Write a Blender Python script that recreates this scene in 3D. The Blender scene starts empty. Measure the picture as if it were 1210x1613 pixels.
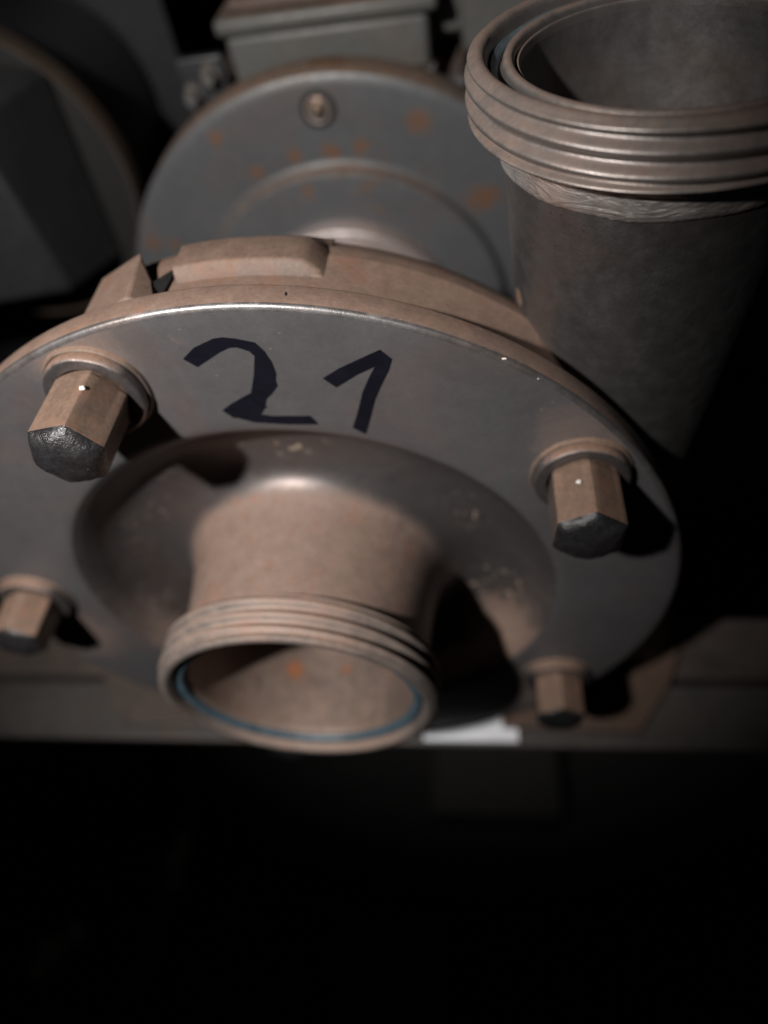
import bpy, bmesh, math, random
from mathutils import Vector, Matrix, noise
random.seed(21)
PI = math.pi
S = 0.01                      # the scene is written in centimetres
scn = bpy.context.scene
C = scn.collection

# ------------------------------------------------------------------ camera
cam = bpy.data.cameras.new('camera')
cam_o = bpy.data.objects.new('camera', cam); C.objects.link(cam_o)
RT = Vector((.98937935, .06713697, -.12892297)); UP = Vector((.02816985, .78156764, .62318415)); FW = Vector((-.14260071, .62019727, -.77137564))
M = Matrix((RT, UP, -FW)).transposed().to_4x4()
M.translation = Vector((5.701, -12.212, 19.657)) * S
cam_o.matrix_world = M
cam.sensor_fit = 'HORIZONTAL'; cam.sensor_width = 36; cam.lens = 36 * 1105.687 / 1210
cam.clip_start = 0.01; cam.clip_end = 20
cam.dof.use_dof = True; cam.dof.focus_distance = 0.143; cam.dof.aperture_fstop = 6.6
cam.dof.aperture_blades = 7
scn.camera = cam_o

# ------------------------------------------------------------------ world, lamp, exposure
w = bpy.data.worlds.new('World'); scn.world = w; w.use_nodes = True
w.node_tree.nodes['Background'].inputs[0].default_value = (.6, .62, .7, 1)
w.node_tree.nodes['Background'].inputs[1].default_value = 0.003
sp = bpy.data.lights.new('work_lamp', 'SPOT')
sp.energy = 10.2; sp.color = (1.0, .955, .91); sp.shadow_soft_size = 0.007
sp.spot_size = math.radians(65); sp.spot_blend = 0.75
sp_o = bpy.data.objects.new('work_lamp', sp); C.objects.link(sp_o)
LP = Vector((-9.0, -20.5, 31.5)); TG = LP + 40 * Vector((.10, .72, -.69))
sp_o.location = LP * S
sp_o.rotation_euler = (TG - LP).to_track_quat('-Z', 'Y').to_euler()
scn.view_settings.view_transform = 'Standard'; scn.view_settings.look = 'None'
scn.view_settings.exposure = 0.0; scn.view_settings.gamma = 1
try: scn.view_settings.use_curve_mapping = False
except Exception: pass
scn.cycles.max_bounces = 6
try: scn.cycles.use_denoising = True
except Exception: pass

# ------------------------------------------------------------------ materials
def metal(name, base, metallic=.6, rough=.42, dust=(.26, .15, .10), dust_bias=0.0, up_gain=1.0, dust_max=.95,
          var=.35, rust=0.0, rust_col=(.20, .065, .018), grain=.5, crust=None, grime=0.0, flow=0.0, spec=.5, pits=0.0, smudge=None, rough_var=.2, rust_scale=70, dn=.5, yfade=None, spots=None, speck=0.0):
    m = bpy.data.materials.new(name); m.use_nodes = True
    nt = m.node_tree; N = nt.nodes; L = nt.links
    for n in list(N): N.remove(n)
    def nd(t, **k):
        n = N.new(t)
        for a, b in k.items(): setattr(n, a, b)
        return n
    def math_(op, a, b=None, c=None, clamp=False):
        n = nd('ShaderNodeMath', operation=op, use_clamp=clamp)
        for i, v in enumerate((a, b, c)):
            if v is None: continue
            if isinstance(v, (int, float)): n.inputs[i].default_value = v
            else: L.new(v, n.inputs[i])
        return n.outputs[0]
    def ramp(v, lo, hi):
        n = nd('ShaderNodeMapRange', interpolation_type='SMOOTHSTEP'); L.new(v, n.inputs[0])
        n.inputs[1].default_value = lo; n.inputs[2].default_value = hi
        return n.outputs[0]
    def mix(f, a, b, bt='MIX'):
        n = nd('ShaderNodeMix', data_type='RGBA', blend_type=bt)
        if isinstance(f, (int, float)): n.inputs[0].default_value = f
        else: L.new(f, n.inputs[0])
        for i, v in ((6, a), (7, b)):
            if isinstance(v, tuple): n.inputs[i].default_value = (*v, 1)
            else: L.new(v, n.inputs[i])
        return n.outputs[2]
    tc = nd('ShaderNodeTexCoord'); geo = nd('ShaderNodeNewGeometry')
    obj = tc.outputs['Object']
    def noi(scale, detail=4, rough_=.6, vec=None, dist=0.0):
        n = nd('ShaderNodeTexNoise'); L.new(vec or obj, n.inputs['Vector'])
        n.inputs['Scale'].default_value = scale; n.inputs['Detail'].default_value = detail; n.inputs['Roughness'].default_value = rough_
        n.inputs['Distortion'].default_value = dist
        return n.outputs[0]
    fine = noi(2600, 3); mid = noi(230, 5, .65); big = noi(45, 5, .6, dist=.6); grainn = noi(900, 4, .7)
    sx = nd('ShaderNodeSeparateXYZ'); L.new(geo.outputs['Normal'], sx.inputs[0]); nz = sx.outputs[2]
    # base colour variation
    v = math_('ADD', math_('MULTIPLY', big, .8), math_('MULTIPLY', mid, .25))
    v = math_('ADD', v, math_('MULTIPLY', grainn, .6))
    v = math_('ADD', v, math_('MULTIPLY', math_('SUBTRACT', noi(5200, 2), .5), .5))
           # mean about .82
    vv = math_('ADD', math_('MULTIPLY', math_('SUBTRACT', v, .82), 2.2 * var), 1.0)
    sc = nd('ShaderNodeVectorMath', operation='SCALE'); sc.inputs[0].default_value = base; L.new(vv, sc.inputs['Scale'])
    col = sc.outputs[0]
    # blue/brown tint drift
    tint = noi(28, 3, .5, dist=1.0)
    col = mix(math_('MULTIPLY', ramp(tint, .48, .72), .35), col, tuple(x * y for x, y in zip(base, (1.35, .95, .78))))
    # dust settled on faces that look up
    d = math_('ADD', math_('MULTIPLY', nz, up_gain), dust_bias)
    d = math_('ADD', d, math_('MULTIPLY', math_('SUBTRACT', big, .5), 1.5 * dn))
    d = math_('ADD', d, math_('MULTIPLY', math_('SUBTRACT', mid, .5), .9 * dn))
    d = math_('MULTIPLY', ramp(d, .12, .85), dust_max)
    if yfade:                                                    # a coat of dirt that ends along the pipe
        s3 = nd('ShaderNodeSeparateXYZ'); L.new(obj, s3.inputs[0])
        d = math_('MULTIPLY', d, math_('SUBTRACT', 1.0, ramp(math_('ADD', s3.outputs[1], math_('MULTIPLY', math_('SUBTRACT', mid, .5), .004)), yfade[0] * S, yfade[1] * S)))
    dn = nd('ShaderNodeVectorMath', operation='SCALE'); dn.inputs[0].default_value = dust
    L.new(math_('ADD', math_('MULTIPLY', math_('SUBTRACT', grainn, .5), .9), math_('ADD', math_('MULTIPLY', math_('SUBTRACT', mid, .5), .7), 1.0)), dn.inputs['Scale'])
    dcol = mix(math_('MULTIPLY', ramp(noi(120, 4, .7), .52, .70), .55), dn.outputs[0], tuple(x * y for x, y in zip(dust, (1.25, .82, .62))))
    col = mix(d, col, dcol)
    solid = d
    if rust > 0:
        r = noi(rust_scale, 5, .62, dist=.4)
        rf = ramp(r, .74 - rust * .2, .82 - rust * .2)
        rf = math_('MULTIPLY', rf, ramp(mid, .34, .58))
        col = mix(math_('MULTIPLY', rf, .85), col, rust_col)
        solid = math_('MAXIMUM', solid, rf)
    if crust:                                                    # pale deposit on a ring round the pump axis (object Y)
        lo, hi, ccol, thr = crust
        s2 = nd('ShaderNodeSeparateXYZ'); L.new(obj, s2.inputs[0])
        rr = math_('SQRT', math_('ADD', math_('POWER', s2.outputs[0], 2), math_('POWER', math_('SUBTRACT', s2.outputs[2], .116), 2)))
        band = math_('MULTIPLY', ramp(rr, lo - .004, lo + .002), math_('SUBTRACT', 1.0, ramp(rr, hi - .002, hi + .004)))
        band = math_('MULTIPLY', band, ramp(noi(26, 2, .5), .42, .55))
        band = math_('MULTIPLY', band, math_('ADD', math_('MULTIPLY', ramp(s2.outputs[0], -.01, .015), .9), .25, clamp=True))
        band = math_('MULTIPLY', band, ramp(noi(75, 2, .5), .42, .55))
        cf = math_('MULTIPLY', ramp(noi(330, 4, .7), thr, thr + .07), band)
        col = mix(math_('MULTIPLY', cf, .8), col, ccol); solid = math_('MAXIMUM', solid, cf)
    if smudge:                                                   # brown dust gathered in given spots (cm, radius)
        for (px, py, pz, rad, amt) in smudge:
            dv = nd('ShaderNodeVectorMath', operation='DISTANCE'); L.new(obj, dv.inputs[0]); dv.inputs[1].default_value = (px*S, py*S, pz*S)
            f = math_('SUBTRACT', 1.0, ramp(math_('ADD', math_('MULTIPLY', dv.outputs['Value'], 1 / (rad * S)), math_('MULTIPLY', math_('SUBTRACT', mid, .5), 1.4)), .45, 1.15))
            f = math_('MULTIPLY', f, amt)
            col = mix(f, col, dcol); solid = math_('MAXIMUM', solid, f)
    if spots:                                                    # rust blooms where the paint has failed
        for (px, py, pz, rad) in spots:
            dv = nd('ShaderNodeVectorMath', operation='DISTANCE'); L.new(obj, dv.inputs[0]); dv.inputs[1].default_value = (px*S, py*S, pz*S)
            f = math_('SUBTRACT', 1.0, ramp(math_('ADD', math_('MULTIPLY', dv.outputs['Value'], 1 / (rad * S)), math_('MULTIPLY', math_('SUBTRACT', mid, .5), 2.6)), .35, 1.1))
            f = math_('MULTIPLY', f, .85)
            col = mix(f, col, rust_col); solid = math_('MAXIMUM', solid, f)
    if speck > 0:                                                # tiny pale specks and scratches
        sv = nd('ShaderNodeTexVoronoi'); L.new(obj, sv.inputs['Vector']); sv.inputs['Scale'].default_value = 330
        sf = math_('MULTIPLY', math_('SUBTRACT', 1.0, ramp(sv.outputs['Distance'], .05, .13)), ramp(noi(90, 3), .50, .64))
        col = mix(math_('MULTIPLY', sf, speck), col, (.36, .31, .27))
        mp2 = nd('ShaderNodeMapping'); L.new(obj, mp2.inputs[0]); mp2.inputs['Scale'].default_value = (60, 60, 1500); mp2.inputs['Rotation'].default_value = (.2, .7, .3)
        scr = noi(1.0, 2, .5, vec=mp2.outputs[0])
        sf2 = math_('MULTIPLY', ramp(scr, .70, .76), ramp(noi(40, 2), .52, .62))
        col = mix(math_('MULTIPLY', sf2, speck * .5), col, (.3, .28, .27))
    if pits > 0:
        pv = nd('ShaderNodeTexVoronoi'); L.new(obj, pv.inputs['Vector']); pv.inputs['Scale'].default_value = 420
        pf = math_('MULTIPLY', math_('SUBTRACT', 1.0, ramp(pv.outputs['Distance'], .10, .22)), ramp(noi(160, 2), .5, .62))
        col = mix(math_('MULTIPLY', pf, pits), col, tuple(x * .25 for x in dust))
    b = nd('ShaderNodeBsdfPrincipled')
    L.new(col, b.inputs['Base Color'])
    L.new(math_('MULTIPLY', math_('SUBTRACT', 1.0, solid), metallic), b.inputs['Metallic'])
    rg = math_('ADD', math_('MULTIPLY', solid, .75 - rough), math_('ADD', math_('MULTIPLY', math_('SUBTRACT', mid, .5), rough_var * 2), rough), clamp=True)
    L.new(rg, b.inputs['Roughness'])
    b.inputs['Specular IOR Level'].default_value = spec
    bu = nd('ShaderNodeBump'); bu.inputs['Strength'].default_value = grain; bu.inputs['Distance'].default_value = .00025
    h = math_('ADD', math_('MULTIPLY', fine, .35), math_('ADD', math_('MULTIPLY', grainn, .6), math_('MULTIPLY', mid, .8)))
    h = math_('ADD', h, math_('MULTIPLY', solid, .35))
    if flow > 0:
        wv = nd('ShaderNodeTexNoise'); mp = nd('ShaderNodeMapping'); L.new(obj, mp.inputs[0]); mp.inputs['Scale'].default_value = (40, 40, 190)
        L.new(mp.outputs[0], wv.inputs['Vector']); wv.inputs['Scale'].default_value = 1.6; wv.inputs['Detail'].default_value = 3; wv.inputs['Distortion'].default_value = 3.2
        h = math_('ADD', h, math_('MULTIPLY', wv.outputs[0], flow))
    L.new(h, bu.inputs['Height']); L.new(bu.outputs[0], b.inputs['Normal'])
    o = nd('ShaderNodeOutputMaterial'); L.new(b.outputs[0], o.inputs[0])
    return m

DUST = (.165, .107, .081)
PUMP_O = Vector((0, 3, -11.6))          # origin of the pump: object coordinates are measured from here
mt = {}
mt['cover'] = metal('cover_steel', (.15, .148, .155), .55, .48, DUST, dust_bias=-.12, up_gain=1.15, var=.45, rust=.10, grain=.35)
mt['neck'] = metal('neck_steel', (.09, .082, .082), .62, .38, (.185, .125, .098), dust_bias=.22, up_gain=.8, dust_max=.88, var=.4, rust=.04, grain=.16, rough_var=.10, dn=.3, yfade=(-2.2, -1.72), crust=(.054, .071, (.36, .27, .20), .55), speck=.3, smudge=[(6.6, -2.2, 7.4, 2.6, .75), (5.2, -1.8, 4.8, 2.2, .5)])
mt['thread'] = metal('thread_steel', (.27, .25, .24), .8, .37, (.15, .088, .06), dust_bias=-.08, up_gain=.75, dust_max=.8, var=.3, rust=.5, rust_col=(.19, .085, .04), grain=.35, dn=.45, rough_var=.08)
mt['thread_in'] = metal('inlet_thread_steel', (.29, .25, .23), .75, .38, (.175, .108, .077), dust_bias=.04, up_gain=.75, dust_max=.85, var=.3, rust=.3, rust_col=(.20, .09, .05), grain=.3, dn=.4, rough_var=.08)
mt['bore'] = metal('bore_steel', (.17, .13, .11), .5, .45, DUST, spots=[(-1.27, -4.08, 8.55, .4), (.6, -4.0, 8.4, .2)], dust_bias=.12, up_gain=.3, var=.25, rust=.14, grain=.2)
mt['bore_out'] = metal('outlet_bore_steel', (.15, .145, .145), .7, .46, DUST, dust_bias=-.2, up_gain=.3, var=.45, rust=.22, rust_col=(.18, .09, .05), grain=.3)
mt['tube'] = metal('tube_steel', (.185, .18, .182), .9, .42, (.11, .075, .06), dust_bias=-.12, up_gain=.1, dust_max=.35, var=.16, rust=.2, rust_col=(.18, .09, .045), grain=.6, pits=.3, spots=[(6.72, .2, 18.3, .3), (6.7, .3, 20.5, .25)], smudge=[(7.3, -1.2, 15.2, 2.4, .22), (7.0, -.6, 18.5, 1.6, .2)], speck=.5)
mt['weld'] = metal('weld_steel', (.75, .73, .72), .9, .40, DUST, dust_bias=-.3, up_gain=.2, var=.3, rust=.08, grain=.45, flow=6.0)
mt['cast'] = metal('dusty_casting', (.10, .08, .07), .3, .55, (.148, .097, .073), dust_bias=.25, up_gain=.8, var=.3, rust=.10, grain=.45, pits=.3)
mt['nut'] = metal('nut_steel', (.13, .105, .09), .45, .34, (.165, .103, .072), dust_bias=.12, up_gain=.9, dust_max=.85, var=.3, rust=.12, grain=.2, pits=.3)
mt['nut_tip'] = metal('nut_end_steel', (.035, .034, .036), .6, .32, (.30, .27, .24), dust_bias=-.45, up_gain=.5, var=1.2, grain=1.3, dn=1.3, speck=.8)
mt['washer'] = metal('washer_steel', (.17, .155, .155), .85, .36, (.17, .10, .068), dust_bias=-.22, up_gain=1.1, var=.4, rust=.4, rust_col=(.20, .085, .04), grain=.3)
SPOTS = [(-1.0, 12.6, 17.79, .42), (3.63, 13, 19.8, .55), (5.95, 13, 16.59, .75), (3.08, 12.6, 16.6, .35), (-1.39, 13, 18.99, .35), (0.04, 13, 19.02, .45), (1.31, 13, 19.04, .4), (-8.7, 13, 15.88, .4), (-7.72, 13, 15.7, .3), (-4.36, 13, 20.02, .4), (-3.1, 13, 18.52, .3), (0.4, 14.2, 21.9, .9), (5.4, 12.6, 17.6, .3)]
mt['motor'] = metal('motor_grey_paint', (.062, .064, .068), .0, .45, (.13, .085, .06), speck=.3, spots=SPOTS, dust_bias=-.35, up_gain=1.1, var=.2, rust=.46, rust_col=(.095, .042, .018), grain=.12, rust_scale=60)
mt['box'] = metal('terminal_box_paint', (.062, .062, .058), .0, .5, (.16, .10, .07), dust_bias=-.55, up_gain=1.0, var=.3, rust=.2, rust_col=(.13, .06, .03), grain=.2)
mt['hub'] = metal('hub_steel', (.42, .37, .36), .7, .33, (.26, .18, .145), dust_bias=-.35, up_gain=.7, var=.3, rust=.2, grain=.2)
mt['screw'] = metal('screw_steel', (.55, .50, .42), .9, .22, DUST, dust_bias=-.6, up_gain=.3, var=.3, grain=.1)
mt['dark'] = metal('recess_shade', (.003, .003, .003), .0, .7, DUST, dust_bias=-1, up_gain=.2, var=.3)  # near-black colour that paints the shade inside gaps and hollows
mt['panel'] = metal('panel_grey', (.011, .0115, .014), .0, .5, DUST, dust_bias=-.8, up_gain=.5, var=.3, grain=.1)
mt['housing'] = metal('housing_grey', (.014, .0145, .016), .0, .5, DUST, dust_bias=-.7, up_gain=.5, var=.4, grain=.1)
mt['rim'] = metal('brown_rim', (.03, .021, .015), .0, .6, (.04, .028, .02), dust_bias=-.2, up_gain=.5, var=.4, rust=.3)
mt['rail'] = metal('rail_steel', (.075, .07, .066), .3, .5, (.045, .033, .028), dust_bias=-.45, up_gain=.7, var=.4, rust=.3, rust_col=(.12, .045, .02))
mt['bar'] = metal('bar_steel', (.075, .062, .055), .3, .5, (.06, .042, .034), dust_bias=-.35, up_gain=.7, var=.4, rust=.3, rust_col=(.14, .055, .025))
mt['foot'] = metal('foot_rust', (.06, .04, .032), .1, .6, (.09, .055, .038), dust_bias=-.1, up_gain=.7, var=.5, rust=.5, rust_col=(.20, .075, .03))
mt['casting2'] = metal('red_brown_casting', (.09, .045, .032), .0, .6, DUST, dust_bias=-.8, up_gain=.3, var=.4, rust=.3)
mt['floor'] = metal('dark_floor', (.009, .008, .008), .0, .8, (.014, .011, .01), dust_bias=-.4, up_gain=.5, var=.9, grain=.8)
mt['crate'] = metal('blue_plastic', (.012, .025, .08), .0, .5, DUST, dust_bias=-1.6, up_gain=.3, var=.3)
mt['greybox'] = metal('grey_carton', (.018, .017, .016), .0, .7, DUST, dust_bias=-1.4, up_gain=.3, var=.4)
mt['tag'] = metal('plain_white', (.80, .83, .88), .0, .35, (.5, .5, .5), dust_bias=-1.2, up_gain=.4, var=.12, grain=.1)
mt['brass'] = metal('valve_brass', (.6, .55, .42), .8, .28, DUST, dust_bias=-1.2, up_gain=.3, var=.2)

def simple(name, col, rough, spec=.5):
    m = bpy.data.materials.new(name); m.use_nodes = True
    nt = m.node_tree; b = nt.nodes['Principled BSDF']
    n = nt.nodes.new('ShaderNodeTexNoise'); n.inputs['Scale'].default_value = 160; n.inputs['Detail'].default_value = 4
    tc = nt.nodes.new('ShaderNodeTexCoord'); nt.links.new(tc.outputs['Object'], n.inputs['Vector'])
    mx = nt.nodes.new('ShaderNodeMix'); mx.data_type = 'RGBA'
    n.inputs['Distortion'].default_value = 1.5
    mx.inputs[6].default_value = (*[c * .5 for c in col], 1); mx.inputs[7].default_value = (*[c * 1.6 for c in col], 1)
    nt.links.new(n.outputs[0], mx.inputs[0]); nt.links.new(mx.outputs[2], b.inputs['Base Color'])
    b.inputs['Roughness'].default_value = rough; b.inputs['Specular IOR Level'].default_value = spec
    return m
mt['ink'] = simple('black_marker_ink', (.0045, .0045, .008), .5, .12)
mt['blue'] = simple('blue_sealing_paste', (.035, .062, .082), .5)

# ------------------------------------------------------------------ helpers
def obj(name, bm, m, parent=None, smooth=35, bevel=0, loc=None):
    """links bm (world cm) as ONE mesh object, relative to its parent's origin"""
    o0 = Vector(loc) if loc is not None else (Vector(parent['org']) if parent else Vector((0, 0, 0)))
    for v in bm.verts: v.co = (v.co - o0) * S
    bmesh.ops.recalc_face_normals(bm, faces=bm.faces)
    me = bpy.data.meshes.new(name); bm.to_mesh(me); bm.free()
    me.materials.append(m)
    me.shade_smooth()
    me.set_sharp_from_angle(angle=math.radians(smooth))
    o = bpy.data.objects.new(name, me); C.objects.link(o)
    po = Vector(parent['org']) if parent else Vector((0, 0, 0))
    o.location = (o0 - po) * S
    if parent: o.parent = parent
    o['org'] = tuple(o0)
    if bevel:
        b = o.modifiers.new('bevel', 'BEVEL'); b.width = bevel * S; b.segments = 3; b.limit_method = 'ANGLE'; b.angle_limit = math.radians(30)
    return o
def tag(o, label, cat, group=None, kind=None):
    if label: o['label'] = label
    if cat: o['category'] = cat
    if group: o['group'] = group
    if kind: o['kind'] = kind
    return o
def thing(name, label, cat, loc, group=None):
    o = bpy.data.objects.new(name, None); C.objects.link(o); o.location = Vector(loc) * S
    o['org'] = tuple(loc); o.empty_display_size = .02
    return tag(o, label, cat, group)
def frame(axis):
    a = Vector(axis).normalized()
    u = Vector((1, 0, 0)) if abs(a.x) < .9 else Vector((0, 0, 1))
    u = (u - a * a.dot(u)).normalized(); v = a.cross(u)
    return a, u, v
def lathe(profile, centre=(0, 0, 0), axis=(0, 1, 0), seg=200, closed=False, bm=None, fn=None):
    """profile: (radius, height along the axis)"""
    bm = bm or bmesh.new(); a, u, v = frame(axis); c = Vector(centre); rings = []
    for (r, h) in profile:
        ring = []
        for k in range(seg):
            t = 2 * PI * k / seg
            rr, hh = (r, h) if fn is None else fn(r, h, t)
            ring.append(bm.verts.new(c + a * hh + (u * math.cos(t) + v * math.sin(t)) * rr))
        rings.append(ring)
    pairs = list(zip(rings, rings[1:])) + ([(rings[-1], rings[0])] if closed else [])
    for A, B in pairs:
        for k in range(seg):
            bm.faces.new((A[k], A[(k+1) % seg], B[(k+1) % seg], B[k]))
    return bm
def cap(bm, ring):
    bm.faces.new(ring)
def poly(verts, faces):
    bm = bmesh.new(); vs = [bm.verts.new(v) for v in verts]
    for f in faces: bm.faces.new([vs[i] for i in f])
    return bm
def box(x0, x1, y0, y1, z0, z1, bm=None):
    bm = bm or bmesh.new()
    vs = [bm.verts.new((x, y, z)) for x in (x0, x1) for y in (y0, y1) for z in (z0, z1)]
    for f in ((0,1,3,2),(4,6,7,5),(0,4,5,1),(2,3,7,6),(0,2,6,4),(1,5,7,3)): bm.faces.new([vs[i] for i in f])
    return bm
def prism(pts, h0, h1, plane='xy'):
    bm = bmesh.new()
    P = (lambda p, h: (p[0], p[1], h)) if plane == 'xy' else (lambda p, h: (p[0], h, p[1]))
    a = [bm.verts.new(P(p, h0)) for p in pts]; b = [bm.verts.new(P(p, h1)) for p in pts]
    bm.faces.new(a); bm.faces.new(b)
    n = len(pts)
    for i in range(n): bm.faces.new((a[i], a[(i+1) % n], b[(i+1) % n], b[i]))
    return bm
def tube(pts, r, seg=14):
    bm = bmesh.new(); rings = []
    pts = [Vector(p) for p in pts]; n = len(pts); last = None
    for i, p in enumerate(pts):
        d = (pts[min(i+1, n-1)] - pts[max(i-1, 0)]).normalized()
        u = last if last is not None else frame(d)[1]
        u = (u - d * d.dot(u)).normalized(); v = d.cross(u); last = u
        rr = r[i] if isinstance(r, (list, tuple)) else r
        rings.append([bm.verts.new(p + (u * math.cos(2*PI*k/seg) + v * math.sin(2*PI*k/seg)) * rr) for k in range(seg)])
    for A, B in zip(rings, rings[1:]):
        for k in range(seg): bm.faces.new((A[k], A[(k+1) % seg], B[(k+1) % seg], B[k]))
    bm.faces.new(rings[0]); bm.faces.new(rings[-1])
    return bm
def arc_pts(r0, h0, r1, h1, n=6, bulge=0):
    out = []
    for i in range(n + 1):
        t = i / n; out.append((r0 + (r1 - r0) * math.sin(t * PI / 2), h0 + (h1 - h0) * (1 - math.cos(t * PI / 2))))
    return out
def smooth_prof(ctrl, n=8):
    """Catmull-Rom through control points"""
    P = [ctrl[0]] + list(ctrl) + [ctrl[-1]]; out = []
    for i in range(1, len(P) - 2):
        p0, p1, p2, p3 = [Vector(q) for q in P[i-1:i+3]]
        for k in range(n):
            t = k / n
            q = .5 * ((2*p1) + (p2 - p0)*t + (2*p0 - 5*p1 + 4*p2 - p3)*t*t + (3*p1 - p0 - 3*p2 + p3)*t**3)
            out.append((q.x, q.y))
    out.append(tuple(ctrl[-1]))
    return out

# ------------------------------------------------------------------ setting
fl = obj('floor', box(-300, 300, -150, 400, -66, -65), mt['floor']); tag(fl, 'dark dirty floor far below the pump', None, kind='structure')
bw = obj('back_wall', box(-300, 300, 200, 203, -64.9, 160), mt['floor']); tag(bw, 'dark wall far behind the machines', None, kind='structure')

# ------------------------------------------------------------------ the pump
pump = thing('pump', 'steel pump with numbered round cover plate, threaded inlet and upright threaded outlet, grey motor behind', 'pump', PUMP_O)

# round front cover: rim, flat face and the pressed dish
prof = [(9.0, .85), (11.3, .85), (11.42, .82), (11.48, .76), (11.5, .70), (11.5, .12), (11.48, .05), (11.43, .01), (11.36, 0)]
prof += [(r, 0) for r in (11.0, 10.2, 9.4, 8.8, 8.3)]
prof += smooth_prof([(8.15, 0), (8.0, .01), (7.88, .04)], 4)
cover = obj('cover_plate', lathe(prof, seg=360), mt['cover'] if False else metal('cover_plate_steel', (.125, .122, .127), .55, .44, DUST, dust_bias=-.42, up_gain=1.5, var=.28, rust=.07, grain=.25, dn=.35, rough_var=.12,
            speck=.5, smudge=[(-10, -3, 9.2, 2.0, .45), (-3.4, -3, 21.9, 1.4, .5), (8.2, -3, 18.6, 1.5, .45), (7.6, -3, 4.6, 2.2, .4)]), pump, smooth=28, loc=(0, 0, 0) if False else None)

# inlet neck with the fillet that grows out of the dish
prof = smooth_prof([(7.88, .05), (7.64, .21), (7.38, .50), (7.12, .86), (6.80, 1.18), (6.4, 1.42), (5.95, 1.54), (5.45, 1.56), (5.0, 1.47), (4.64, 1.26), (4.36, .93), (4.17, .50), (4.05, -.05), (3.95, -.8), (3.90, -1.5), (3.87, -2.30)], 6)
prof += [(3.93, -2.34), (3.98, -2.38), (3.98, -2.42), (3.80, -2.46)]
obj('worn_edge', lathe([(11.497, .10), (11.486, .04), (11.44, .004), (11.35, -.004)], seg=360), metal('worn_edge_steel', (.22, .21, .21), .85, .45, DUST, dust_bias=-.75, up_gain=.9, var=.5, grain=.4, dn=1.2), cover, smooth=60)
inlet = obj('inlet_neck', lathe(prof, seg=256), mt['neck'], pump, smooth=40)

def collar(R, L, axis, centre, turns=3.2, pitch=.42, depth=.21, nseg=256, inner=3.0, lip=None):
    """round-thread collar; height 0 is the open end, positive heights go down the pipe"""
    rings = []
    n = 64
    pr = [(R - .52, .36), (R - .46, .18), (R - .42, .06), (R - .36, .01), (R - .30, -.01), (R - .24, 0), (R - .17, .03)]
    hs = [.06 + (L - .14) * i / n for i in range(n + 1)]
    def fn(r, h, t):
        if r < 0:
            ph = (h / pitch + t / (2 * PI)) % 1.0
            v = (1 + math.cos(2 * PI * ph)) / 2
            wdw = min(1, max(0, (h - .10) / .12)) * min(1, max(0, (L - .10 - h) / .10))
            edge = max(0, 1 - (h - .06) / .14); edge2 = max(0, 1 - (L - .08 - h) / .10)
            rr = R - .008 * math.sin(9*t + 2*h) * 0 - depth * (v ** 1.05) * wdw - .14 * edge ** 2 - .10 * edge2 ** 2
            rr += .004 * noise.noise(Vector((math.cos(t) * 9, math.sin(t) * 9, h * 6)))
            return rr, h
        return r + .004 * noise.noise(Vector((math.cos(t) * 12, math.sin(t) * 12, h * 9))), h
    pr2 = pr + [(-1, h) for h in hs] + [(R - .22, L - .03), (R - .42, L + .02), (R - .75, L + .10)]
    return lathe(pr2, centre, axis, nseg, fn=fn)

# --- inlet mouth (opens towards -Y at Y = -3.78)
IE = (-.06, -3.80, -.02); IA = (0, 1, 0)
ic = obj('threaded_collar', collar(4.27, 1.42, IA, IE, inner=3.0), mt['thread_in'], pump, smooth=50)
obj('bore', lathe(smooth_prof([(3.72, .36), (3.60, .42), (3.46, .44), (3.38, .55), (3.34, .9), (3.30, 2.0), (3.25, 6.5)], 5), IE, IA, 200), mt['bore'], ic, smooth=50)
obj('seal_ring', lathe([(3.76, .37), (3.74, .29), (3.66, .24), (3.56, .25), (3.49, .31), (3.47, .46)], IE, IA, 200,
    fn=lambda r, h, t: (r + .02 * noise.noise(Vector((math.cos(t)*6, math.sin(t)*6, 1))), h + .02 * noise.noise(Vector((math.cos(t)*10, math.sin(t)*10, 5))))), mt['blue'], ic, smooth=60)
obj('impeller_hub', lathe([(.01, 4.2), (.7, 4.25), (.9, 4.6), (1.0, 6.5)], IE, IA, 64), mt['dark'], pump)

# --- painted number, a sheet just proud of the face
TWO = [(-0.943, 10.187), (-0.587, 10.476), (-0.067, 10.684), (0.16, 10.702), (0.429, 10.645), (0.83, 10.51), (0.982, 10.26), (1.072, 9.926), (1.083, 9.617), (1.023, 9.42), (1.028, 9.256), (0.853, 9.047), (0.666, 8.877), (0.571, 8.667), (0.61, 8.633), (0.537, 8.575), (0.391, 8.393), (0.653, 8.317), (1.585, 8.263), (1.674, 8.115), (1.733, 7.97), (0.969, 8.016), (0.161, 8.134), (-0.223, 8.31), (-0.322, 8.31), (-0.533, 8.582), (-0.235, 8.784), (0.168, 9.004), (0.334, 9.083), (0.558, 9.626), (0.718, 10.145), (0.633, 10.286), (0.38, 10.412), (0.224, 10.414), (-0.033, 10.31), (-0.37, 10.117), (-0.687, 9.934)]
ONE = [(2.125, 9.399), (2.532, 9.652), (3.197, 9.958), (3.541, 10.107), (3.771, 9.834), (3.658, 9.514), (3.424, 9.075), (3.232, 8.671), (3.028, 8.059), (2.845, 7.56), (2.551, 7.80), (2.719, 8.208), (2.973, 8.93), (3.198, 9.378), (3.36, 9.647), (2.943, 9.454), (2.387, 9.107)]
for pl, lb in ((TWO, 'black hand-painted digit 2'), (ONE, 'black hand-painted digit 1')):
    bm = prism(pl, -.012, -.004, 'xz')
    d = obj('painted_digit', bm, mt['ink'], pump); d['label'] = lb

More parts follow.
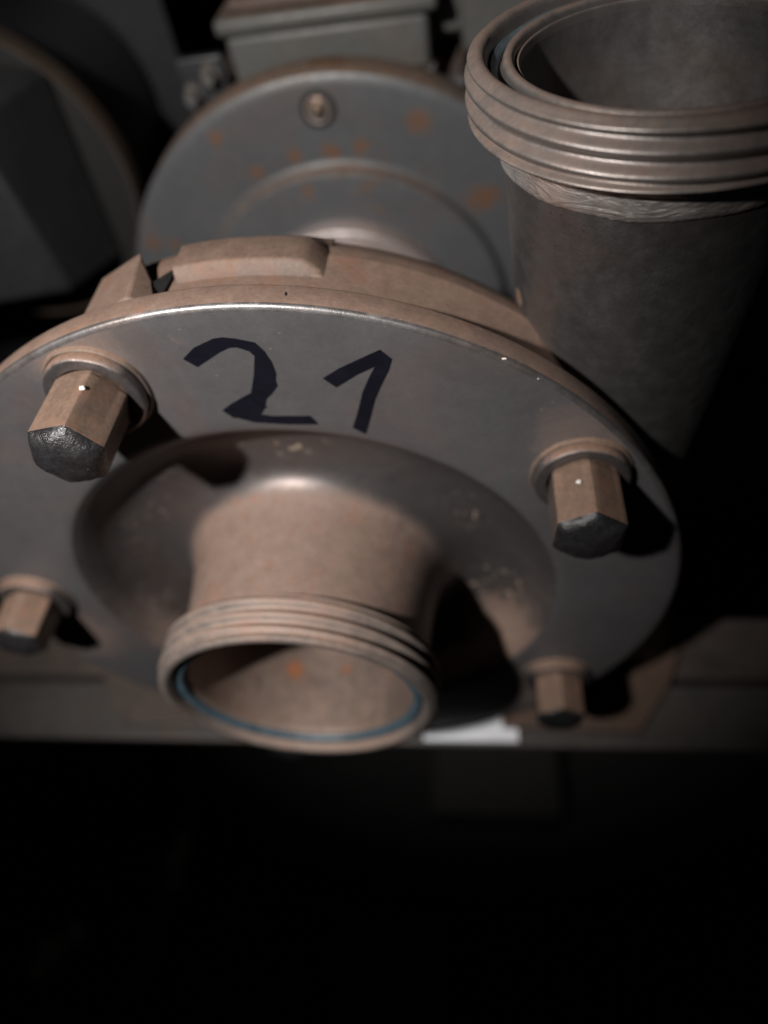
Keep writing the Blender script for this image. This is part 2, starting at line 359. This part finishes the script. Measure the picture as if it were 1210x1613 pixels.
# --- five cap nuts on their washers
def make_bolt(ang, stick, turn, dome, r=10.0):
    x, z = r * math.cos(math.radians(ang)), r * math.sin(math.radians(ang))
    c = (x, 0, z)
    HX = .94
    bm = bmesh.new()
    rings = []
    # (corner radius, depth, roundness 0 hex .. 1 circle)
    lv = [(HX*.97, -.02, .12), (HX*.97, .36, .12), (HX, .42, 0), (HX, stick - dome, 0)]
    seg = 72
    def hexr(R, t, k):
        tt = (t % (PI/3)) - PI/6
        h = R * math.cos(PI/6) / math.cos(tt)
        cut = R * .985
        return min(h * (1-k) + R * math.cos(PI/6) * 1.03 * k, cut)
    for (R, d, k) in lv:
        rings.append([bm.verts.new((x + hexr(R, t, k) * math.cos(t + turn), -d, z + hexr(R, t, k) * math.sin(t + turn))) for t in [2*PI*i/seg for i in range(seg)]])
    for A, B in zip(rings, rings[1:]):
        for k in range(seg): bm.faces.new((A[k], A[(k+1) % seg], B[(k+1) % seg], B[k]))
    bm.faces.new(rings[0]); bm.faces.new(rings[-1])
    nut = obj('bolt', bm, mt['nut'], pump, smooth=22, loc=c, bevel=.02)
    # chamfered, scuffed end: its edge runs up on the flats like a real hexagon chamfer
    bm = bmesh.new(); rings = []
    for fr, d, kr in ((1.0, 0, 0), (.95, .12, .25), (.86, .24, .6), (.72, .35, .9), (.52, .43, 1), (.3, .475, 1), (.12, .485, 1)):
        ring = []
        for i in range(seg):
            t = 2*PI*i/seg; hr = hexr(HX, t, 0) * (1 - kr) + HX * .93 * kr
            rr = hr * fr * .998; dd = stick - dome + d * dome / .485 - (.01 if d == 0 else 0)
            wob = .035 * noise.noise(Vector((rr * math.cos(t) * 4 + ang, rr * math.sin(t) * 4, 2)))
            ring.append(bm.verts.new((x + rr * math.cos(t + turn), -dd - (wob if d else 0), z + rr * math.sin(t + turn))))
        rings.append(ring)
    for A, B in zip(rings, rings[1:]):
        for k in range(seg): bm.faces.new((A[k], A[(k+1) % seg], B[(k+1) % seg], B[k]))
    bm.faces.new(rings[-1])
    e = obj('bolt_end', bm, mt['nut_tip'], nut, smooth=60, loc=c)
    obj('washer', lathe([(.85, .20), (.90, .34), (1.12, .34), (1.16, .325), (1.195, .28), (1.21, .20), (1.21, .10), (1.20, -.004)], c, (0, -1, 0), 96), mt['washer'], nut, smooth=45, loc=c)
    obj('backing_ring', lathe([(1.19, .05), (1.24, .11), (1.28, .09), (1.31, -.003)], c, (0, -1, 0), 96,
        fn=lambda r, h, t: (r + .02 * noise.noise(Vector((math.cos(t)*3, math.sin(t)*3, ang))), h)), mt['foot'] if False else mt['nut'], nut, smooth=45, loc=c)
    return nut
make_bolt(109.5, 2.44, math.radians(9), .34)
make_bolt(35.5, 2.28, math.radians(25), .28)
make_bolt(178.5, 2.0, math.radians(26), .2)
make_bolt(-34.8, 1.97, math.radians(27), .2)
make_bolt(-107, 1.95, math.radians(10), .2)

# --- pale blobs painting glints on the nuts; chips and a pit in the rim
mt['chip_and_glint'] = metal('bright_chip_and_glint', (.85, .82, .78), .3, .35, DUST, dust_bias=-2, up_gain=.1, var=.1, grain=.1)
def blob(c, rad, seed):
    bm = bmesh.new(); bmesh.ops.create_icosphere(bm, subdivisions=3, radius=1)
    for v in bm.verts:
        k = 1 + .45 * noise.noise(v.co * 1.3 + Vector((seed, 0, 0)))
        v.co = Vector(c) + Vector((v.co.x * rad[0], v.co.y * rad[1], v.co.z * rad[2])) * k
    return bm
obj('chip_and_glint', blob((-3.0, -.94, 10.30), (.07, .06, .035), 3), mt['chip_and_glint'], pump)
obj('chip_and_glint', blob((7.92, -1.02, 6.68), (.06, .06, .035), 5), mt['chip_and_glint'], pump)
obj('chip_and_glint', blob((6.21, .005, 9.65), (.05, .015, .02), 7), mt['chip_and_glint'], pump)
obj('chip_and_glint', blob((6.95, .005, 9.03), (.025, .01, .012), 9), mt['chip_and_glint'], pump)
obj('pit', blob((1.67, .41, 11.37), (.035, .07, .025), 2), mt['dark'], pump)
for q in range(26):
    a_ = math.radians(random.uniform(35, 125)); y_ = random.uniform(.1, .7)
    if q < 10: obj('pit', blob((11.49 * math.cos(a_), y_, 11.49 * math.sin(a_)), (.015, .02, .012), q), mt['dark'], pump)
# --- casing behind the cover
prof = [(11.0, .8), (11.0, 2.8)] + smooth_prof([(11.0, 2.8), (10.9, 3.35), (10.55, 4.1), (9.8, 5.0), (8.4, 5.9), (6.6, 6.6), (4.6, 7.2), (3.4, 7.6)], 5)
def volute(r, h, t):
    a = (-math.degrees(t)) % 360
    k = min(1, max(0, (a - 108) / 12)) * min(1, max(0, (345 - a) / 15)); k = k * k * (3 - 2 * k)
    return r * (1 - .075 * k), h
casing = obj('casing', lathe(prof, seg=240, fn=volute), mt['cast'], pump, smooth=40)
def arc_lug(a0, a1, r_in, r_out, y0, y1, cham=.35, n=18, taper_end=0):
    bm = bmesh.new(); rows = []
    for i in range(n + 1):
        a = math.radians(a0 + (a1 - a0) * i / n)
        k_ = min(1, (i / n) / .14); r_out_ = r_out; r_out = r_in + .06 + (r_out_ - r_in - .06) * k_
        sec = [(r_in, y0 - .02), (r_in + .12, y0), (r_out, y0 + cham), (r_out, y1 - .25), (r_out - .12, y1), (r_in, y1 + .5)]
        rows.append([bm.verts.new((r * math.cos(a), y, r * math.sin(a))) for r, y in sec]); r_out = r_out_
    for A, B in zip(rows, rows[1:]):
        for k in range(len(A) - 1): bm.faces.new((A[k], A[k+1], B[k+1], B[k]))
    bm.faces.new(rows[0]); bm.faces.new(rows[-1])
    return bm
obj('clamp_lug', arc_lug(78.2, 97.0, 10.9, 11.32, 1.85, 3.2, .18), mt['cast'], casing, bevel=.10, smooth=40)
V = [(-2.38, 2.9, 11.22), (-2.1, .86, 11.3), (-3.95, 3.3, 10.35), (-3.75, .86, 10.5), (-1.95, 1.9, 10.95), (-1.45, .86, 11.0), (-3.6, 3.4, 9.4), (-1.6, 3.4, 9.6), (-3.6, .86, 9.4), (-1.3, .86, 9.6)]
obj('clamp_wedge', poly(V, [(0,1,3,2), (0,4,5,1), (2,3,8,6), (4,7,9,5), (0,2,6,7,4), (1,5,9,8,3), (6,8,9,7)]), mt['cast'], casing, bevel=.08)

obj('gap_shade', poly([(-1.95, 1.9, 10.96), (-1.5, 1.35, 11.0), (-1.42, 2.5, 10.99), (-1.9, 1.9, 10.7), (-1.5, 1.35, 10.7), (-1.5, 2.5, 10.7)], [(0,1,2), (3,4,5), (0,1,4,3), (1,2,5,4), (2,0,3,5)]), mt['dark'], casing)  # black solid painting the shade of an open gap in the casting
# --- outlet: cone, weld band, collar
OC = Vector((9.64, 4.08, 0)); OA = (0, 0, -1)
oc = Vector((9.64, 4.08, 14.22))
prof = smooth_prof([(2.3, 14.2), (2.45, 12.5), (2.66, 10), (2.84, 8), (3.02, 5.8), (3.18, 3.6), (3.32, 2.0), (3.38, 1.30)], 5)
tubeo = obj('outlet_pipe', lathe(prof, oc, OA, 240), mt['tube'], pump, smooth=50)
def wfn(r, h, t):
    n1 = noise.noise(Vector((math.cos(t) * 2.2, math.sin(t) * 2.2, 0)))
    n2 = noise.noise(Vector((math.cos(t) * 14, math.sin(t) * 14, h * 9)))
    n3 = noise.noise(Vector((math.cos(t) * 26 + 3 * n1, math.sin(t) * 26, h * 5 + 4 * n1)))
    if h > 1.6: h = h + .14 * n1 + .02 * n3
    return r + .006 * n2 + .004 * n3, h
wp0 = [(3.70, 1.24), (3.60, 1.30), (3.50, 1.38), (3.46, 1.45), (3.45, 1.52), (3.445, 1.6), (3.44, 1.68), (3.425, 1.76), (3.41, 1.84), (3.385, 1.91), (3.33, 1.96), (3.20, 1.99)]
wp = [(3.74, 1.22), (3.60, 1.30), (3.50, 1.38), (3.465, 1.48), (3.455, 1.58), (3.45, 1.68), (3.445, 1.78), (3.435, 1.88), (3.42, 1.98), (3.40, 2.05), (3.37, 2.10), (3.34, 2.13), (3.2, 2.16)]
obj('weld_band', lathe(wp, oc, OA, 420, fn=wfn), mt['weld'], tubeo, smooth=60)
oco = obj('threaded_collar', collar(4.12, 1.30, OA, oc), mt['thread'], tubeo, smooth=50)
obj('seat_ring', lathe(smooth_prof([(3.58, .33), (3.50, .46), (3.42, .48), (3.36, .42), (3.33, .26), (3.26, .17), (3.16, .17), (3.10, .24), (3.08, .34), (3.06, .36), (3.02, .30), (2.98, .33), (2.97, .5)], 5), oc, OA, 220), mt['thread'], oco, smooth=50)
obj('bore', lathe([(2.97, .49), (2.95, 1.5), (2.85, 4), (2.70, 6.5), (2.5, 9), (2.3, 12), (2.2, 14)], oc, OA, 200), mt['bore_out'], tubeo, smooth=50)
obj('seal_ring', lathe([(3.605, .30), (3.57, .28), (3.50, .36), (3.44, .40), (3.44, .47)], oc, OA, 200,
    fn=lambda r, h, t: (r, h + .05 * max(0, noise.noise(Vector((math.cos(t)*2, math.sin(t)*2, 7)))))), simple('faded_blue_paste', (.075, .095, .11), .6), oco, smooth=60)

# --- bracket hub and motor
MC = (-.12, 0, -.15)
mo = obj('motor_flange', lathe([(4.6, 15.35), (6.75, 15.35), (6.9, 15.38), (7.0, 15.48), (7.05, 15.9), (7.2, 16.0)] + [(r, 16.0) for r in (7.3, 8.2, 9.2, 9.9)] + [(10.15, 16.02), (10.30, 16.10), (10.36, 16.24), (10.38, 17.5), (10.3, 17.7), (9.2, 17.75)], MC, (0, 1, 0), 240), mt['motor'], pump, smooth=28)
obj('shaft_hub', lathe([(3.5, 6.2), (3.5, 13.0), (3.6, 13.2), (4.1, 13.3), (4.2, 13.4), (4.2, 14.2), (4.15, 14.3), (4.2, 14.45), (4.75, 14.5), (4.95, 14.6), (5.0, 14.75), (5.0, 15.35), (4.9, 15.5), (4.85, 15.62)], MC, (0, 1, 0), 160), mt['hub'], pump, smooth=30)
for dx, dz in ((-.12, 9.0),):
    s_ = obj('flange_screw', lathe([(.02, 15.50), (.15, 15.50), (.2, 15.54), (.21, 15.62), (.21, 15.9), (.3, 15.92), (.3, 16.2)], (dx, 0, dz), (0, 1, 0), 48), mt['screw'], mo)
    obj('screw_seat_shade', lathe([(.40, 15.97), (.44, 15.95), (.62, 15.95), (.66, 15.96), (.69, 15.99)], (dx, 0, dz), (0, 1, 0), 64), mt['dark'], s_)  # black ring painting the shade of the screw counterbore
    obj('spring_washer', lathe([(.36, 15.98), (.37, 15.86), (.46, 15.84), (.50, 15.90), (.51, 15.99)], (dx, 0, dz), (0, 1, 0), 64), mt['hub'], s_)
def fin(r, h, t):
    if r == 9.4:
        return 9.4 + (.7 if math.cos(t * 44) > .2 else 0), h
    return r, h
obj('motor_body', lathe([(8.6, 17.6), (8.8, 18.9), (9.4, 19.2), (9.4, 33.0), (8.0, 33.8), (2, 34.4), (.1, 34.4)], MC, (0, 1, 0), 352, fn=fin), mt['motor'], pump, smooth=30)
for (x, z) in ((-4.45, 10.0), (-5.35, 9.35)):
    b = obj('mounting_bolt', lathe([(.02, -.75), (.22, -.75), (.28, -.70), (.28, -.2), (.42, -.2), (.42, .0), (.42, .9)], (x, 17.9, z), (0, 1, 0), 6), mt['box'], mo, smooth=20)
obj('bolt_bracket', box(-5.8, -3.9, 17.9, 18.4, 8.2, 10.6), mt['panel'], mo, bevel=.1)
tb = obj('terminal_box', box(-3.9, 4.1, 18.9, 27.0, 8.9, 10.85), mt['box'], pump, bevel=.25)
lid = obj('box_lid', box(-4.15, 4.5, 18.6, 27.4, 10.88, 11.5), mt['box'], tb, bevel=.22)
obj('lid_dome', prism([(-3.6, 19.1), (3.8, 19.1), (3.8, 27), (-3.6, 27)], 11.45, 12.0), mt['foot'], lid, bevel=.35)
obj('cable_gland', lathe([(.02, -.0), (.75, 0), (.85, .1), (.85, 1.3), (.6, 1.5), (.6, 4.0)], (4.1, 21.5, 10.0), (1, 0, 0), 6), mt['box'], tb, bevel=.05)
obj('side_cover', box(5.3, 8.6, 19.6, 27, 9.0, 12.4), mt['box'], pump, bevel=.3)

# --- feet
for sx in (1, -1):
    pts = [(6.2, .3), (12.2, .1), (13.9, 2.5), (15.2, 5.6), (9, 5.9), (6.2, 5.9)]
    pts = [(sx * a, b) for a, b in pts]
    f = obj('foot', prism(pts, -11.99, -11.55), mt['foot' if sx > 0 else 'bar'], pump, bevel=.08)
    obj('foot_web', prism([(sx * 6.4, 3.4), (sx * 13.4, 3.4), (sx * 12.2, 4.2), (sx * 6.4, 4.2)], -11.56, -6.5), mt['foot'], f, bevel=.08)

# ------------------------------------------------------------------ frame under the pump
rail = obj('support_rail', box(-45, 42, -.45, 2.5, -12.35, -12.0), mt['rail'], None, bevel=.08)
tag(rail, 'grey steel front rail running across under the pump feet', 'rail')
bar = obj('support_bar', box(-45, 42, 2.9, 6.0, -13.2, -12.0), mt['bar'], None, bevel=.1)
tag(bar, 'brown dusty steel bar lying behind the front rail', 'bar')
tg = obj('white_strip', box(2.6, 6.9, -.3, 1.2, -11.995, -11.93), mt['tag'], None, bevel=.02)  # white sheet standing for a bright patch of unknown cause
tag(tg, 'small bright white strip on the rail beside the inlet mouth', 'strip')

# ------------------------------------------------------------------ neighbours at the left
nb = thing('neighbouring_motor', 'dim round machine with brown rim at the left behind the pump', 'motor', (-17.8, 20, -2))
cc = (-17.6, 20.0, 5.6)
obj('rim', lathe([(6.95, 0), (7.0, -.18), (7.12, -.18), (7.2, .0), (7.2, .8), (6.9, .9)], cc, (0, 1, 0), 160, fn=lambda r, h, t: (r, h)), mt['rim'], nb, smooth=40)
obj('rim_gap_shade', lathe([(.1, .5), (6.93, .5), (6.93, .8)], cc, (0, 1, 0), 120), mt['dark'], nb)  # black disc painting the shade of the gap inside the rim
obj('drum', lathe([(5.6, .9), (5.6, 9.5), (.2, 9.6)], cc, (0, 1, 0), 120), mt['panel'], nb)
hs = tag(obj('grey_housing', poly([(-14.3, 16, 9.9), (-13.6, 16, 2.2), (-26, 15, 1.6), (-26, 15, 12.0), (-12.4, 20.4, 10.2), (-12.8, 20.4, 1.3), (-26, 20.6, 1.0), (-26, 20.6, 13)],
    [(0,1,2,3), (0,4,5,1), (4,7,6,5), (0,3,7,4), (1,5,6,2), (3,2,6,7)]), mt['housing'], None, bevel=.2), 'slanted grey metal housing in front of the brown-rimmed machine', 'housing')
pn = tag(obj('sheet_panel', box(-60, -10.1, 30, 30.3, -14, 30), mt['panel'], None, bevel=.05), 'dark grey upright sheet metal panel in the left background', 'panel')

# right background
nc = thing('neighbouring_casing', 'dark red-brown cast casing in shade to the right of the outlet', 'casing', (19, 12, -6))
obj('shell', lathe([(.1, -.2), (3.6, 0), (4.4, .5), (4.8, 1.4), (4.8, 6), (4.2, 8), (2, 9)], (19.0, 11.5, 2.2), (0, 1, 0), 120), mt['casting2'], nc, smooth=40)
obj('pedestal', box(16.6, 20.6, 12.5, 16, -12, -2.5), mt['casting2'], nc, bevel=.2)
obj('flange_lip', lathe([(4.7, -1), (5.3, -.95), (5.4, -.8), (5.4, 0), (4.7, .1)], (19.0, 12.6, 2.2), (0, 1, 0), 120), mt['casting2'], nc, smooth=40)

# ------------------------------------------------------------------ things on the floor below
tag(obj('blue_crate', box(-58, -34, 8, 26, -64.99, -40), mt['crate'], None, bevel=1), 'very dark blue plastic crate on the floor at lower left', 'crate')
pipe = tag(obj('loose_pipe', tube([(-31, 16, -63.8), (-30, 5, -63.8), (-31, -8, -63.8)], 1.2), mt['casting2'], None), 'thin brown pipe lying on the dark floor', 'pipe')
def valve(x, y, a, lab):
    t = thing('valve', lab, 'valve', (x, y, -64.99), 'small valves on the floor')
    d = Vector((math.cos(a), math.sin(a), 0))
    c = Vector((x, y, -63.0))
    obj('valve_body', lathe([(.1, -3), (1.3, -3), (1.5, -2.6), (1.5, -1.6), (1.1, -1.2), (1.1, 1.2), (1.5, 1.6), (1.5, 2.6), (1.3, 3), (.1, 3)], c, d, 24), mt['brass'], t)
    obj('valve_knob', lathe([(.5, 1.0), (.5, 2.0), (1.0, 2.1), (1.1, 2.7), (.1, 2.9)], c, (0, 0, 1), 24), mt['brass'], t)
valve(-29.5, 4.5, PI/2, 'dim brass valve on the floor below the inlet, the upper of two glints')
valve(-40.5, -4.5, PI/3.5, 'dim brass valve on the floor at the bottom left corner')
def carton(x0, x1, y0, y1, h, lab):
    tag(obj('carton', box(x0, x1, y0, y1, -64.99, -65 + h), mt['greybox'], None, bevel=.4), lab, 'carton', 'cartons on the dark floor')
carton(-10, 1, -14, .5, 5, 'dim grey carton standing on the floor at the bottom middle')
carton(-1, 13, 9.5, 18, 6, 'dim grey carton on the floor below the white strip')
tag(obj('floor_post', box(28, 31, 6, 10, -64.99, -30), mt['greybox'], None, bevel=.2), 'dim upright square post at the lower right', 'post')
